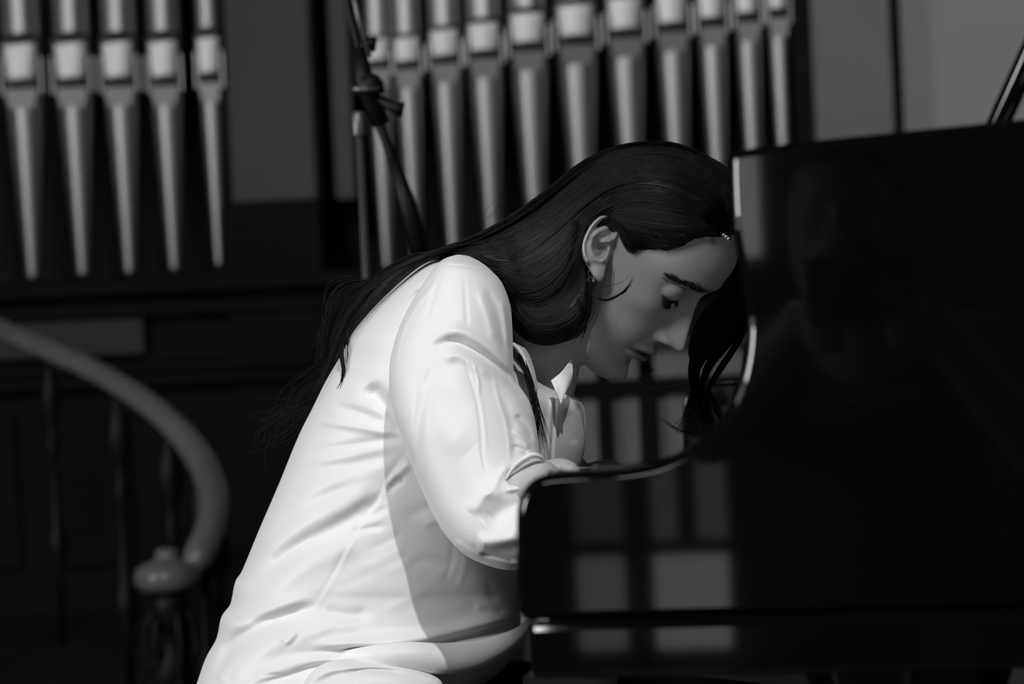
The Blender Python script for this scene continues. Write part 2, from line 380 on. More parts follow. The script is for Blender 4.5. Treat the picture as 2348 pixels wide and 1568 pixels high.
# screen of varnished panels seen under her chin
SCN = empty('choir_screen', (0, 6.2, 0)); tag(SCN, 'low wooden choir screen with pale panels, seen below her chin', 'screen')
def sp(name, x0, x1, z0, z1, ya, yb, m, bv=.004): return MB().box((x0, ya, z0), (x1, yb, z1)).build(name, m, SCN, bevel=bv)
sx = lambda px: wp(px, 950, 6.2)[0]; sz = lambda py: wp(1500, py, 6.2)[1]
sp('top_rail', sx(1180), sx(2050), sz(902), sz(868), -.03, .04, M_WOODD); sp('bottom_rail', sx(1180), sx(2050), 0, .14, -.02, .04, M_WOODM)
sp('cap', sx(1180), sx(2050), sz(792), sz(780), -.05, .05, M_WOODM)
for x0, x1 in ((1180, 1215), (1372, 1402), (1468, 1506), (1712, 1745), (2015, 2050)): sp('stile', sx(x0), sx(x1), .14, sz(902), -.02, .035, M_WOODD)
for x0, x1 in ((1215, 1372), (1402, 1468), (1506, 1712), (1745, 2015)):
    sp('panel', sx(x0), sx(x1), .14, sz(902), .012, .03, M_PANEL); sp('upper_panel', sx(x0), sx(x1), sz(868), sz(792), .012, .03, M_PANEL)

# ------------------------------------------------------------------ curved stair rail
HR = empty('stair_railing', P(420, 1400, 5.6)*[1, 1, 0]); tag(HR, 'curved polished stair handrail on dark iron balusters at lower left', 'railing')
ox = np.array(HR.location)
rp = [(-220, 690, 6.6), (-60, 735, 6.45), (40, 773, 6.3), (120, 807, 6.2), (205, 845, 6.1), (290, 893, 6.0), (360, 942, 5.9), (420, 1000, 5.8), (465, 1065, 5.7), (490, 1135, 5.6), (486, 1200, 5.52), (462, 1262, 5.45), (440, 1300, 5.42)]
rc = crom([P(*q)-ox for q in rp], 80)
rad = np.interp(np.linspace(0, 1, 80), [0, .35, .75, .95, 1], [.027, .028, .037, .035, .025])
MB().tube(rc, rad, 16, flat=1).build('handrail', M_RAIL, HR, smooth=True)
cp = P(385, 1318, 5.42)-ox; r0 = .076
MB().lathe([(.0, -.035), (r0*.8, -.033), (r0*.98, -.015), (r0, .0), (r0*.93, .018), (r0*.6, .03), (.03, .036), (.026, .046), (.024, .058), (.0, .062)], 32, cp).build('newel_cap', M_RAIL, HR, smooth=True)
zf = cp[2]
MB().lathe([(.05, -zf), (.05, -zf+.06), (.025, -zf+.1), (.022, -.42), (.035, -.4), (.045, -.37), (.03, -.33), (.024, -.28), (.044, -.25), (.05, -.21), (.038, -.17), (.022, -.14), (.03, -.12), (.042, -.09), (.044, -.06), (.034, -.034)], 20, cp).build('newel_post', M_IRON, HR, smooth=True)
for k in range(6):
    a = k/6*2*math.pi; c = cp+np.array([.04*math.cos(a), .04*math.sin(a), 0])
    MB().tube([c+np.array([0, 0, z]) + np.array([math.cos(a), math.sin(a), 0])*q for z, q in ((-.4, .0), (-.34, .03), (-.28, .015), (-.22, -.0), (-.16, .02), (-.11, .012), (-.06, -.01))], .0085, 8).build('scroll', M_IRON, HR, smooth=True)
for i, px in ((6, 0), (19, 0), (31, 0), (42, 0), (51, 0), (59, 0), (67, 0)):
    c = rc[i]; H = c[2]-.02
    pf = [(.013, -H), (.013, -.62), (.03, -.58), (.034, -.54), (.018, -.5), (.012, -.4), (.012, -.30), (.024, -.27), (.012, -.24), (.018, -.2), (.036, -.15), (.03, -.1), (.014, -.06), (.012, -.01)]
    if i in (19, 67, 51): pf = [(q*.8, z*.9 if z > -1 else z) for q, z in pf]
    MB().lathe(pf, 14, c).build('baluster', M_IRON, HR, smooth=True)

# ------------------------------------------------------------------ microphone stand
DM = 3.3
MS = empty('microphone_stand', P(830, 500, DM)*[1, 1, 0]); tag(MS, 'black microphone boom stand standing behind the woman', 'microphone stand')
om = np.array(MS.location)
pt = P(822, 262, DM)-om; zt_ = pt[2]
MB().lathe([(.0052, .12), (.0052, zt_)], 16, (pt[0], pt[1], 0)).build('pole', M_STEEL, MS, smooth=True)
MB().lathe([(.0070, .1), (.0070, zt_-.26), (.0065, zt_-.255)], 16, (pt[0]+.001, pt[1], 0)).build('outer_tube', M_STAND, MS, smooth=True)
MB().lathe([(.0085, zt_-.03), (.009, zt_-.028), (.009, zt_), (.007, zt_+.004)], 16, (pt[0], pt[1], 0)).build('collar', M_STEEL, MS, smooth=True)
for k in range(3):
    a = k*2.094+.4; MB().tube([(pt[0], pt[1], .22), (pt[0]+.34*math.cos(a), pt[1]+.34*math.sin(a), .015)], .008, 10).build('leg', M_STAND, MS, smooth=True)
Q = lambda x, y, dd=0: P(x, y, DM+dd)-om
MB().tube([Q(770, -130), Q(800, 20), Q(850, 215), Q(905, 390), Q(965, 575)], [.005, .005, .006, .007, .009], 12).build('boom', M_STAND, MS, smooth=True)
MB().tube([Q(798, -60, -.02), Q(822, 40, -.02), Q(848, 130, -.02)], .0035, 10).build('boom_rod', M_STEEL, MS, smooth=True)
MB().tube([Q(900, 360), Q(935, 470), Q(968, 590)], [.009, .0115, .012], 14).build('counterweight', M_STAND, MS, smooth=True)
MB().tube([Q(808, 205, -.015), Q(880, 200, -.015)], .009, 14).build('clutch', M_STAND, MS, smooth=True)
MB().tube([Q(850, 196, .03), Q(850, 196, -.03)], .017, 20).build('clutch_disc', M_STAND, MS, smooth=True)
MB().tube([Q(822, 110), Q(836, 190), Q(875, 285)], [.009, .014, .012], 14).build('swivel', M_STAND, MS, smooth=True)
MB().tube([Q(868, 225, -.01), Q(905, 248, -.01), Q(926, 252, -.01)], [.006, .008, .011], 12).build('wing_knob', M_STAND, MS, smooth=True)
MB().tube([Q(838, 98, -.01), Q(862, 102, -.01)], [.009, .011], 12).build('boom_knob', M_STAND, MS, smooth=True)
MB().tube([Q(810, 204, -.03), Q(870, 204, -.03)], .0035, 10).build('clutch_screw', M_STEEL, MS, smooth=True)
#PERSON#
# ------------------------------------------------------------------ the pianist
WO = empty('person', (-.19, 2.33, .47)); tag(WO, 'woman in a white silk blouse bending over the piano keys, long dark hair, eyes lowered', 'person')
WO_T = np.array(WO.location)
HM = np.array([[-0.36424116, 0.63483124, 0.68140859], [-0.92846008, -0.19038654, -0.31892766], [-0.07273422, -0.74882726, 0.65876208]])
HT = np.array([.11179511, 2.28005371, .9797946]); HS = .93693
def h2w(X): return (np.asarray(X)*HS)@HM.T+HT
def w2h(X): return ((np.asarray(X)-HT)@HM)/HS
def put(name, v, f, m, parent=WO, off=WO_T, smooth=True): return mk(name, np.asarray(v)-off, f, m, parent, smooth)

def head_grid(nz=300, na=400):
    T = np.array([  # z, front y, back y, half width, widest y
        (-.1135, .066, .050, .006, .058), (-.111, .078, .034, .021, .056), (-.105, .0855, .018, .031, .050), (-.096, .0885, .004, .038, .040), (-.084, .0855, -.010, .045, .030),
        (-.070, .0840, -.025, .0505, .020), (-.055, .0855, -.040, .055, .014), (-.038, .0865, -.056, .0595, .010), (-.02, .0855, -.064, .0635, .008), (0, .0855, -.072, .0670, .004),
        (.02, .0890, -.076, .0700, .0), (.035, .0945, -.076, .0715, .0), (.055, .0945, -.070, .0715, .002), (.075, .0860, -.054, .0690, .006), (.090, .0720, -.037, .061, .012),
        (.101, .0540, -.020, .050, .014), (.109, .0380, -.005, .036, .016), (.1135, .0280, .006, .020, .016), (.115, .021, .012, .004, .017)])
    g = crom(T, nz); v = np.zeros((nz, na, 3)); a = np.linspace(0, 2*math.pi, na, endpoint=False)
    a = a-.35*np.sin(a)*.5  # denser at the front
    for j in range(nz):
        z, yf, yb, w_, yc = g[j]
        fr = np.cos(a) > 0
        nf = 2.25; nb = 2.1
        ca = np.abs(np.cos(a)); sa = np.sin(a)
        e = np.where(fr, 2/nf, 2/nb)
        y = np.where(fr, yc+(yf-yc)*ca**e, yc-(yc-yb)*ca**e)
        x = w_*np.sign(sa)*np.abs(sa)**e
        v[j, :, 0] = x; v[j, :, 1] = y; v[j, :, 2] = z
    V = v.reshape(-1, 3)
    def G(cx, cy, cz, sx, sy, sz, sym=True):
        xx = np.abs(V[:, 0]) if sym else V[:, 0]
        return np.exp(-((xx-cx)/sx)**2-((V[:, 1]-cy)/sy)**2-((V[:, 2]-cz)/sz)**2)
    front = np.clip((V[:, 1]-.02)/.02, 0, 1); X = V[:, 0]; Z = V[:, 2]; ax = np.abs(X)
    sgn = np.sign(X)
    dy = np.zeros(len(V)); dx = np.zeros(len(V)); dz = np.zeros(len(V))
    # brow ridge, glabella
    dy += .0035*np.exp(-((ax-.024)/.020)**2-((Z-.033)/.008)**2)*front
    # eye sockets
    dy -= .0110*np.exp(-((ax-.029)/.0165)**2-((Z-.013)/.0120)**2)*front
    dy -= .004*np.exp(-((ax-.014)/.008)**2-((Z-.014)/.010)**2)*front
    # cheek bones and cheeks
    c = G(.050, .058, -.014, .020, .03, .014); dx += .0035*c; dy += .0035*c
    c = G(.040, .066, -.045, .020, .03, .020); dx += .002*c; dy += .003*c
    c = G(.066, .03, .035, .02, .03, .02); dx -= .003*c   # temple
    # muzzle, philtrum, chin
    dy += .0075*np.exp(-(ax/.025)**2-((Z+.056)/.017)**2)*front
    dy += .0050*np.exp(-(ax/.017)**2-((Z+.098)/.011)**2)*front
    dy -= .0040*np.exp(-(ax/.020)**2-((Z+.0795)/.0055)**2)*front
    # lips
    dy -= .0016*np.exp(-((ax-.012)/.006)**2-((Z+.0885)/.004)**2)*front
    cup = .0012*np.exp(-(X/.004)**2)
    dy += .0062*np.exp(-(ax/.0165)**2.0-((Z+.0565-cup+ax*.06)/.0042)**2)*front
    dy += .0080*np.exp(-(ax/.0160)**2-((Z+.0692-ax*.10)/.0048)**2)*front
    dy -= .0070*np.exp(-(ax/.0245)**4-((Z+.0625+ax*.02)/.0018)**2)*front
    dy -= .0030*np.exp(-((ax-.0255)/.004)**2-((Z+.0635)/.004)**2)*front
    dy -= .0018*np.exp(-(X/.003)**2-((Z+.048)/.006)**2)*front
    # nasolabial fold
    t = np.clip((-.035-Z)/.025, 0, 1); dy -= .0016*np.exp(-((ax-(.020+.010*t))/.0035)**2-((Z+.047)/.014)**2)*front
    # nose
    zz = np.array([.030, .018, .008, -.004, -.016, -.024, -.031, -.0355, -.039, -.042, -.046]); am = np.array([0, .0035, .0085, .0155, .022, .0265, .0290, .0270, .0170, .0060, .0])
    sg = np.array([.010, .0070, .0065, .0068, .0078, .0092, .0100, .0105, .0110, .0110, .012])
    A = np.interp(Z, zz[::-1], am[::-1]); S = np.interp(Z, zz[::-1], sg[::-1])
    dy += A*np.exp(-(ax/S)**2.4)*front
    c = np.exp(-((ax-.0135)/.0055)**2-((Z+.0345)/.0065)**2)*front; dy += .0100*c; dx += .0022*c
    c = np.exp(-((ax-.0195)/.0028)**2-((Z+.0335)/.008)**2)*front; dy -= .0034*c
    c = np.exp(-((ax-.0075)/.0034)**2-((Z+.0405)/.0022)**2)*front; dz += .0035*c; dy -= .003*c
    V[:, 0] += dx*sgn; V[:, 1] += dy; V[:, 2] += dz
    # lowered upper lids over the eyeballs
    for s_ in (-1, 1):
        ec = np.array([s_*.0300, .0665, .0135]); r_ = .0145
        qx = V[:, 0]-ec[0]; qz = V[:, 2]-ec[2]; rr = (qx/1.28)**2+(qz/1.0)**2
        m = (rr < r_*r_) & (V[:, 1] > .03)
        ys = ec[1]+np.sqrt(np.maximum(r_*r_-rr, 0))
        k = 260.
        V[m, 1] = np.logaddexp(V[m, 1]*k*4, ys[m]*k*4)/(k*4)
        # crease above the lid, margin line, lower lid
        lid = .0090-.0030*np.clip(1-(qx/.016)**2, 0, 1)
        V[:, 1] -= .0022*np.exp(-((V[:, 2]-(.0245-.10*np.abs(qx)))/.0016)**2-(qx/.014)**4)*(V[:, 1] > .03)
        V[:, 1] -= .0030*np.exp(-((V[:, 2]-(lid-.004))/.0012)**2-(qx/.0145)**4)*(V[:, 1] > .03)
        V[:, 1] += .0012*np.exp(-((V[:, 2]-(lid-.0085))/.0028)**2-(qx/.013)**4)*(V[:, 1] > .03)
    j, k = np.meshgrid(np.arange(nz-1), np.arange(na), indexing='ij'); k2 = (k+1) % na
    f = np.stack([j*na+k, j*na+k2, (j+1)*na+k2, (j+1)*na+k], -1).reshape(-1, 4).tolist()
    f.append(list(range(na))[::-1]); f.append([(nz-1)*na+i for i in range(na)])
    return V, f
HV, HF = head_grid()
HW = h2w(HV)
bvh_head = BVHTree.FromPolygons([tuple(p) for p in HW], HF)

# --- ear, a shell with helix, antihelix, tragus and hollow, standing off the side of the head
def ear():
    outl = [(1404, 566), (1418, 545), (1422, 520), (1412, 501), (1396, 490), (1379, 491), (1361, 505), (1344, 529), (1333, 557), (1333, 583), (1341, 603), (1352, 620), (1362, 638), (1373, 647), (1383, 640), (1388, 622), (1392, 604), (1399, 586)]
    O = crom(outl+[outl[0]], 220)[:-1]
    cen = np.array([1376, 562.]); nr = 60
    rr = np.linspace(0, 1, nr)
    pts = cen+(O[None]-cen)*rr[:, None, None]; px = pts[..., 0].ravel(); py = pts[..., 1].ravel(); rho = np.repeat(rr, len(O))
    hx = [(1398, 556), (1410, 545), (1416, 524), (1409, 507), (1395, 497), (1380, 498), (1365, 511), (1350, 533), (1340, 558), (1340, 582), (1347, 600)]
    ah = [(1384, 596), (1368, 596), (1358, 583), (1353, 563), (1359, 543), (1373, 530), (1392, 524)]
    ah2 = [(1362, 541), (1378, 540), (1398, 533)]
    tr = [(1396, 570), (1391, 582), (1386, 594)]; cr = [(1378, 557), (1390, 553), (1400, 548)]
    h = np.zeros(len(px))
    for l, w_, a_ in ((hx, 6.2, 5.6), (ah, 6.5, 4.0), (ah2, 4.5, 1.5), (tr, 5.5, 4.6), (cr, 4.0, 3.2)):
        d, _ = seg_dist(px, py, l); h += 1.35*a_*np.exp(-(d/w_)**2)
    d, _ = seg_dist(px, py, [(1374, 566), (1384, 572), (1380, 584)]); h -= 14.0*np.exp(-(d/10)**2)
    d, _ = seg_dist(px, py, [(1366, 546), (1385, 545)]); h -= 2.2*np.exp(-(d/5)**2)
    d, _ = seg_dist(px, py, [(1400, 513), (1380, 513), (1360, 528), (1348, 556)]); h -= 2.4*np.exp(-(d/5)**2)
    d, _ = seg_dist(px, py, [(1369, 628), (1374, 616)]); h += 2.0*np.exp(-(d/13)**2)
    flare = np.clip((1404-px)/70, 0, 1)*9+1.5+5*np.clip((1410-px)/22, 0, 1)
    edge = np.clip((1-rho)/.10, 0, 1)**.5
    # base depth: the side of the head under the ear front
    dir_ = P(1404, 570, 1)-CAMP; hit = bvh_head.ray_cast(Vector(CAMP), Vector(dir_/np.linalg.norm(dir_)))
    d0 = (np.array(hit[0])-CAMP)@Fv
    D = d0-.001*(flare+h*edge)+.002*(1-edge)
    v1 = np.array([P(a_, b_, d_) for a_, b_, d_ in zip(px, py, D)])
    D2 = d0-.001*(flare*.8)+.0035+.012*np.clip(1-rho, 0, 1)
    v2 = np.array([P(a_, b_, d_) for a_, b_, d_ in zip(px, py, np.maximum(D2, D+.0015))])
    n = len(O); f = []
    for base, fl in ((0, 0), (nr*n, 1)):
        for j in range(nr-1):
            for k in range(n):
                q = [base+j*n+k, base+j*n+(k+1) % n, base+(j+1)*n+(k+1) % n, base+(j+1)*n+k]
                f.append(q if not fl else q[::-1])
    for k in range(n): f.append([(nr-1)*n+k, (nr-1)*n+(k+1) % n, nr*n+(nr-1)*n+(k+1) % n, nr*n+(nr-1)*n+k])
    return np.vstack([v1, v2]), f, d0
EV, EF, ED = ear()
# the other ear: mirrored in the head's own frame
EM = w2h(EV)*[-1, 1, 1]; EM = h2w(EM)

def limb(pts, rads, n=20, k=40):
    q = crom([tuple(p)+(r,) for p, r in zip(pts, rads)], k); m = MB(); m.tube(q[:, :3], q[:, 3], n); return m
# neck, trunk and arms under the clothes, hands with separate fingers
bm_ = MB()
add = lambda v, f: bm_.add([tuple(p) for p in v], f)
add(HW, HF); add(EV, EF); add(EM, [q[::-1] for q in EF])
def bl(pts, rads, flat=1.0, k=40, n=24):
    q = crom([tuple(p)+(r,) for p, r in zip(pts, rads)], k); t = MB().tube(q[:, :3], q[:, 3], n, flat=flat); add(t.v, t.f)
bl([P(1130, 800, 2.33), P(1215, 745, 2.325), P(1290, 700, 2.315), P(1350, 630, 2.305)], [.060, .054, .052, .054])
bl([P(1215, 800, 2.29), P(1300, 775, 2.285), P(1352, 765, 2.285)], [.034, .030, .026])
bl([P(780, 1600, 2.33), P(850, 1400, 2.33), P(930, 1150, 2.33), P(1030, 930, 2.33), P(1120, 820, 2.33)], [.085, .09, .09, .09, .06])
bl([P(1120, 960, 2.31), P(1200, 900, 2.30), P(1245, 850, 2.295), P(1262, 800, 2.30)], [.056, .048, .030, .024], flat=1.2)
# near arm
WR = P(1258, 1106, 2.06)
bl([P(1058, 700, 2.21), P(1050, 850, 2.15), P(1085, 1030, 2.10), P(1105, 1190, 2.09)], [.032, .038, .036, .034])
bl([P(1105, 1195, 2.09), P(1160, 1160, 2.07), P(1204, 1118, 2.048), P(1234, 1088, 2.046), WR], [.034, .026, .018, .0135, .015])
# far arm
bl([P(1120, 700, 2.47), P(1140, 880, 2.50), P(1150, 1120, 2.50)], [.045, .042, .036])
bl([P(1150, 1125, 2.50), P(1260, 1110, 2.48), P(1330, 1105, 2.46)], [.036, .034, .026])
def hand(w_, s, px0, py0, d0):
    """palm and five curled fingers resting on the keys, pointing along the picture to the right"""
    g = lambda a, b, c: P(px0+a, py0+b, d0+c*s)
    bl([w_, g(0, 0, 0), g(55, -12, 0), g(92, -8, 0)], [.024, .026, .030, .024], flat=.55)
    for i, (o_, L, r_) in enumerate(((-.030, .86, .0082), (-.010, 1.0, .0085), (.011, .96, .0085), (.031, .74, .0076))):
        bl([g(70, -8, o_*.8), g(98, -15, o_*.95), g(98+48*L, -6-8*(i == 0), o_), g(98+74*L, 22, o_*1.02), g(98+80*L, 46, o_*1.02)],
           [r_*1.15, r_*1.12, r_, r_*.92, r_*.72], k=30, n=14)
    bl([g(8, 8, -.022), g(40, 12, -.045), g(78, 24, -.052), g(104, 44, -.045)], [.012, .0105, .0095, .0075], k=24, n=14)
hand(WR, 1, 1226, 1110, 2.08)
hand(P(1330, 1105, 2.46), -1, 1330, 1105, 2.45)
body = mk('body', np.array(bm_.v)-WO_T, bm_.f, None, WO)
remesh(body, .0015, 2)
# skin tone with darker lips and brows worked out from the head's own frame
bv = np.zeros(len(body.data.vertices)*3, np.float32); body.data.vertices.foreach_get('co', bv); bv = bv.reshape(-1, 3)+WO_T
q = w2h(bv); ax = np.abs(q[:, 0])
lip = np.exp(-(ax/.024)**6)*np.exp(-((q[:, 2]+.0628)/(.0098*np.clip(1-(ax/.028)**2, .25, 1)))**6)*(q[:, 1] > .07)
att = body.data.attributes.new('lip', 'FLOAT', 'POINT'); att.data.foreach_set('value', lip.astype(np.float32))
M_SKIN = mat('fair skin', .47, .55, spec=.35, noise=.05, scale=25, bump=.05, bscale=900, sss=0)
nt = M_SKIN.node_tree; bs = nt.nodes['Principled BSDF']; src = bs.inputs['Base Color'].links[0].from_socket
an = nt.nodes.new('ShaderNodeAttribute'); an.attribute_name = 'lip'
mx = nt.nodes.new('ShaderNodeMix'); mx.data_type = 'RGBA'; nt.links.new(an.outputs['Fac'], mx.inputs[0]); nt.links.new(src, mx.inputs[6]); mx.inputs[7].default_value = (.17, .17, .17, 1)
nt.links.new(mx.outputs[2], bs.inputs['Base Color'])
body.data.materials.clear(); body.data.materials.append(M_SKIN)

# lashes and brows as fine hairs
def face_pt(x, z, lift=0):
    """surface of the face in the head frame at side x, height z"""
    o_ = h2w([x, .2, z]); d_ = h2w([x, 0, z])-o_; d_ /= np.linalg.norm(d_)
    h_ = bvh_head.ray_cast(Vector(o_), Vector(d_))[0]
    return np.array(h_)-d_*lift
for s_ in (1, -1):
    m = MB()
    for i in range(46):
        t = i/45; x = s_*(.0165+.029*t); qx = x-s_*.0300; z = .0090-.0030*max(0, 1-(qx/.016)**2)-.0040
        a = face_pt(x, z+.0006, .0017); out = h2w([x+s_*.002*(t-.3), .2, z-.08])-a; out /= np.linalg.norm(out)
        dn = h2w([0, 0, -1])-h2w([0, 0, 0]); dn /= np.linalg.norm(dn)
        L = .0050+.0030*t; m.tube([a, a+out*L*.45+dn*L*.4, a+out*L*.8+dn*L*.6], [.00038, .0003, .0001], 5)
    put('eyelash', m.v, m.f, M_HAIRC)
    m = MB()
    for i in range(380):
        t = RNG.random(); u = RNG.normal()*.42
        x = s_*(.014+.040*t); z = .0262+.0060*math.sin(math.pi*min(1, t*.9+.05))-.006*max(0, t-.6)+u*.0095*(1-.55*t)
        p0 = face_pt(x, z, .0003); x1 = x+s_*.0045; z1 = z+.0012*(1-2.2*t)
        p1 = face_pt(x1, z1, .0006); m.tube([p0, (p0+p1)/2-Fv*.0003, p1], [.00014, .00014, .00006], 4)
    put('eyebrow', m.v, m.f, M_HAIRC)
# earring: small hoop with a dark drop
er = MB(); cE = P(1359, 628, ED-.010)
er.tube([cE+.004*(math.cos(a)*Rv+math.sin(a)*Uv) for a in np.linspace(0, 2*math.pi, 30)], .0009, 8)
c2 = P(1361, 646, ED-.010); er.lathe([(.0004, -.004), (.002, -.002), (.0024, 0), (.0016, .0025), (.0004, .004)], 14, c2)
put('earring', er.v, er.f, mat('tarnished silver', .12, .35, metal=1))

hc_ = MB()
for q_ in ((1660, 538), (1666, 542), (1671, 547)): hc_.lathe([(.0003, -.0022), (.0018, -.0012), (.0022, 0), (.0018, .0012), (.0003, .0022)], 12, P(q_[0], q_[1], 2.19))
put('hair_clip', hc_.v, hc_.f, mat('pearl clip', .8, .15, metal=1))

# ------------------------------------------------------------------ blouse
ts = [(420, 1700, 1010, 1760, 2.33, .185), (428, 1640, 1020, 1680, 2.33, .185), (454, 1568, 1090, 1585, 2.33, .18), (476, 1504, 1160, 1520, 2.33, .175), (501, 1457, 1205, 1462, 2.33, .17), (512, 1409, 1212, 1420, 2.33, .165),
      (532, 1380, 1212, 1390, 2.33, .16), (543, 1330, 1214, 1345, 2.33, .155), (560, 1301, 1222, 1310, 2.33, .155), (599, 1207, 1260, 1225, 2.33, .15), (643, 1105, 1315, 1120, 2.33, .15), (686, 1000, 1340, 1030, 2.33, .152),
      (718, 936, 1343, 965, 2.33, .155), (750, 872, 1335, 925, 2.33, .16), (786, 811, 1300, 900, 2.33, .165), (818, 754, 1262, 882, 2.33, .168), (886, 679, 1212, 850, 2.33, .165), (964, 612, 1152, 775, 2.33, .145), (1010, 592, 1130, 700, 2.33, .11), (1060, 592, 1140, 650, 2.33, .07), (1090, 604, 1125, 630, 2.33, .02)]
tv, tf = loft(ts, 420, 420, 2.2)
TS = [([(962, 1008), (905, 1085), (870, 1150), (820, 1222), (776, 1310), (722, 1400), (688, 1445), (640, 1500)], 3.6, .7),
      ([(952, 1010), (895, 1085), (860, 1150), (811, 1222), (767, 1310), (713, 1398)], 6, -1.1),
      ([(590, 1330), (640, 1288), (700, 1245), (770, 1210), (840, 1165), (885, 1120)], 20, -7),
      ([(575, 1290), (640, 1235), (720, 1190), (800, 1150), (860, 1100)], 22, 4),
      ([(600, 1375), (680, 1310), (760, 1270), (830, 1240)], 26, 4),
      ([(495, 1545), (530, 1480), (590, 1440), (660, 1412), (735, 1386)], 17, -9),
      ([(505, 1440), (570, 1415), (640, 1390), (720, 1365)], 16, 4), ([(520, 1560), (570, 1510), (650, 1470), (740, 1440), (840, 1420)], 24, 5),
      ([(520, 1400), (530, 1410), (545, 1418)], 5, -3),
      ([(840, 880), (870, 915), (905, 955), (935, 985)], 18, -9), ([(760, 930), (830, 950), (900, 975)], 13, -3.5), ([(720, 965), (800, 975), (900, 995)], 10, 3),
      ([(690, 1040), (780, 1025), (870, 1010), (930, 1002)], 10, -2.2), ([(700, 1060), (800, 1045), (900, 1025)], 11, 1.6),
      ([(650, 1120), (730, 1080), (820, 1060), (900, 1040)], 13, -1.6), ([(640, 1170), (740, 1115), (840, 1085), (890, 1060)], 14, 1.8), ([(620, 1215), (720, 1150), (800, 1115)], 13, -1.4),
      ([(885, 1130), (905, 1108), (925, 1095)], 9, -3), ([(880, 1118), (915, 1085), (940, 1060)], 7, 2.5), ([(800, 1225), (840, 1212), (885, 1205)], 7, -2.4), ([(820, 1195), (860, 1180), (890, 1160)], 7, -2.2),
      ([(640, 1470), (655, 1455), (668, 1448)], 4, 2), ([(655, 1478), (670, 1460), (684, 1440)], 5, 2.2), ([(650, 1490), (700, 1440), (720, 1405)], 9, -1.6),
      ([(740, 1400), (790, 1412), (850, 1405)], 15, -3.5),
      ([(1075, 1240), (1065, 1300), (1050, 1350)], 9, 1), ([(1040, 1230), (1035, 1290), (1020, 1330)], 7, -1), ([(930, 1290), (990, 1285), (1040, 1300)], 12, -1), ([(1085, 1390), (1120, 1384), (1150, 1400)], 12, 2), ([(1120, 1330), (1130, 1370), (1150, 1410)], 10, -1.4),
      ([(700, 1500), (790, 1492), (880, 1494), (960, 1488), (1050, 1466), (1140, 1445), (1200, 1430)], 11, -9), ([(690, 1480), (800, 1476), (900, 1470), (1010, 1452), (1120, 1425), (1190, 1405)], 14, 6),
      ([(560, 1568), (620, 1540), (700, 1515), (790, 1508)], 13, 4), ([(600, 1568), (660, 1552), (720, 1530), (780, 1520)], 8, -5), ([(500, 1568), (520, 1530), (545, 1505)], 12, 3),
      ([(1276, 900), (1270, 960), (1264, 1080)], 3, -4), ([(1268, 900), (1262, 960), (1256, 1080)], 5, 3), ([(1300, 935), (1310, 985), (1322, 1020)], 10, -3),
      ([(560, 1560), (600, 1548), (650, 1545)], 4, -1.5), ([(580, 1535), (610, 1530), (640, 1522)], 4, -1.2)]
for i in range(26):
    a = RNG.uniform(560, 1120); b = RNG.uniform(1020, 1480); L = RNG.uniform(40, 120)
    TS.append(([(a, b), (a+L*.5, b-L*.22), (a+L, b-L*.5)], RNG.uniform(7, 16), RNG.uniform(-.9, .9)))
tv = sculpt(tv, tf, TS)
torso = put('blouse', tv, tf, M_SILK)
# hem roll bulging over the hip, and the shirt tail beneath it
hem = MB()
def fold(pts, rads, d, parent=WO, name='blouse_fold', flat=1., m=M_SILK, k=60):
    t = MB(); q = crom([tuple(P(x, y, dd))+(r,) for (x, y), r, dd in zip(pts, rads, d)], k); t.tube(q[:, :3], q[:, 3], 20, flat=flat)
    return put(name, t.v, t.f, m)
fold([(1216, 1425), (1190, 1452), (1140, 1482), (1080, 1503), (1010, 1510), (940, 1505), (870, 1505), (790, 1500)], [.004, .006, .010, .013, .014, .013, .011, .004], [2.24, 2.21, 2.19, 2.175, 2.165, 2.155, 2.155, 2.17], name='hem_roll')
fold([(1216, 1432), (1186, 1462), (1128, 1496), (1090, 1510), (1050, 1520)], [.0022]*5, [2.235, 2.205, 2.18, 2.17, 2.165], name='hem')
tail = [(690, 1690, 900, 1690, 2.15, .03), (692, 1600, 975, 1640, 2.15, .03), (700, 1560, 1010, 1590, 2.15, .028), (735, 1525, 1010, 1560, 2.15, .022), (780, 1512, 960, 1535, 2.155, .015), (830, 1508, 900, 1515, 2.16, .006)]
v, f = loft(tail, 80, 90); v = sculpt(v, f, [([(700, 1568), (760, 1535), (850, 1525), (940, 1530), (1000, 1560)], 9, 5), ([(790, 1545), (850, 1536), (930, 1545)], 6, -4)])
put('shirt_tail', v, f, M_SILK)
# sleeve
ss = [(1048, 584, 1078, 588, 2.19, .012), (1022, 592, 1104, 602, 2.19, .034), (1003, 606, 1128, 622, 2.185, .05), (978, 640, 1152, 650, 2.18, .060), (940, 700, 1170, 700, 2.17, .066), (912, 760, 1175, 760, 2.16, .068), (896, 820, 1177, 822, 2.15, .068), (893, 875, 1182, 868, 2.14, .067),
      (900, 935, 1214, 920, 2.13, .067), (916, 990, 1229, 975, 2.12, .066), (942, 1060, 1234, 1020, 2.11, .064), (975, 1140, 1236, 1052, 2.10, .062), (1008, 1205, 1240, 1072, 2.09, .060), (1048, 1256, 1246, 1084, 2.08, .058), (1098, 1288, 1254, 1092, 2.075, .055), (1170, 1306, 1266, 1094, 2.07, .050), (1235, 1290, 1282, 1096, 2.07, .044), (1270, 1250, 1292, 1100, 2.07, .036)]
sv, sf = loft(ss, 420, 420, 2.1)
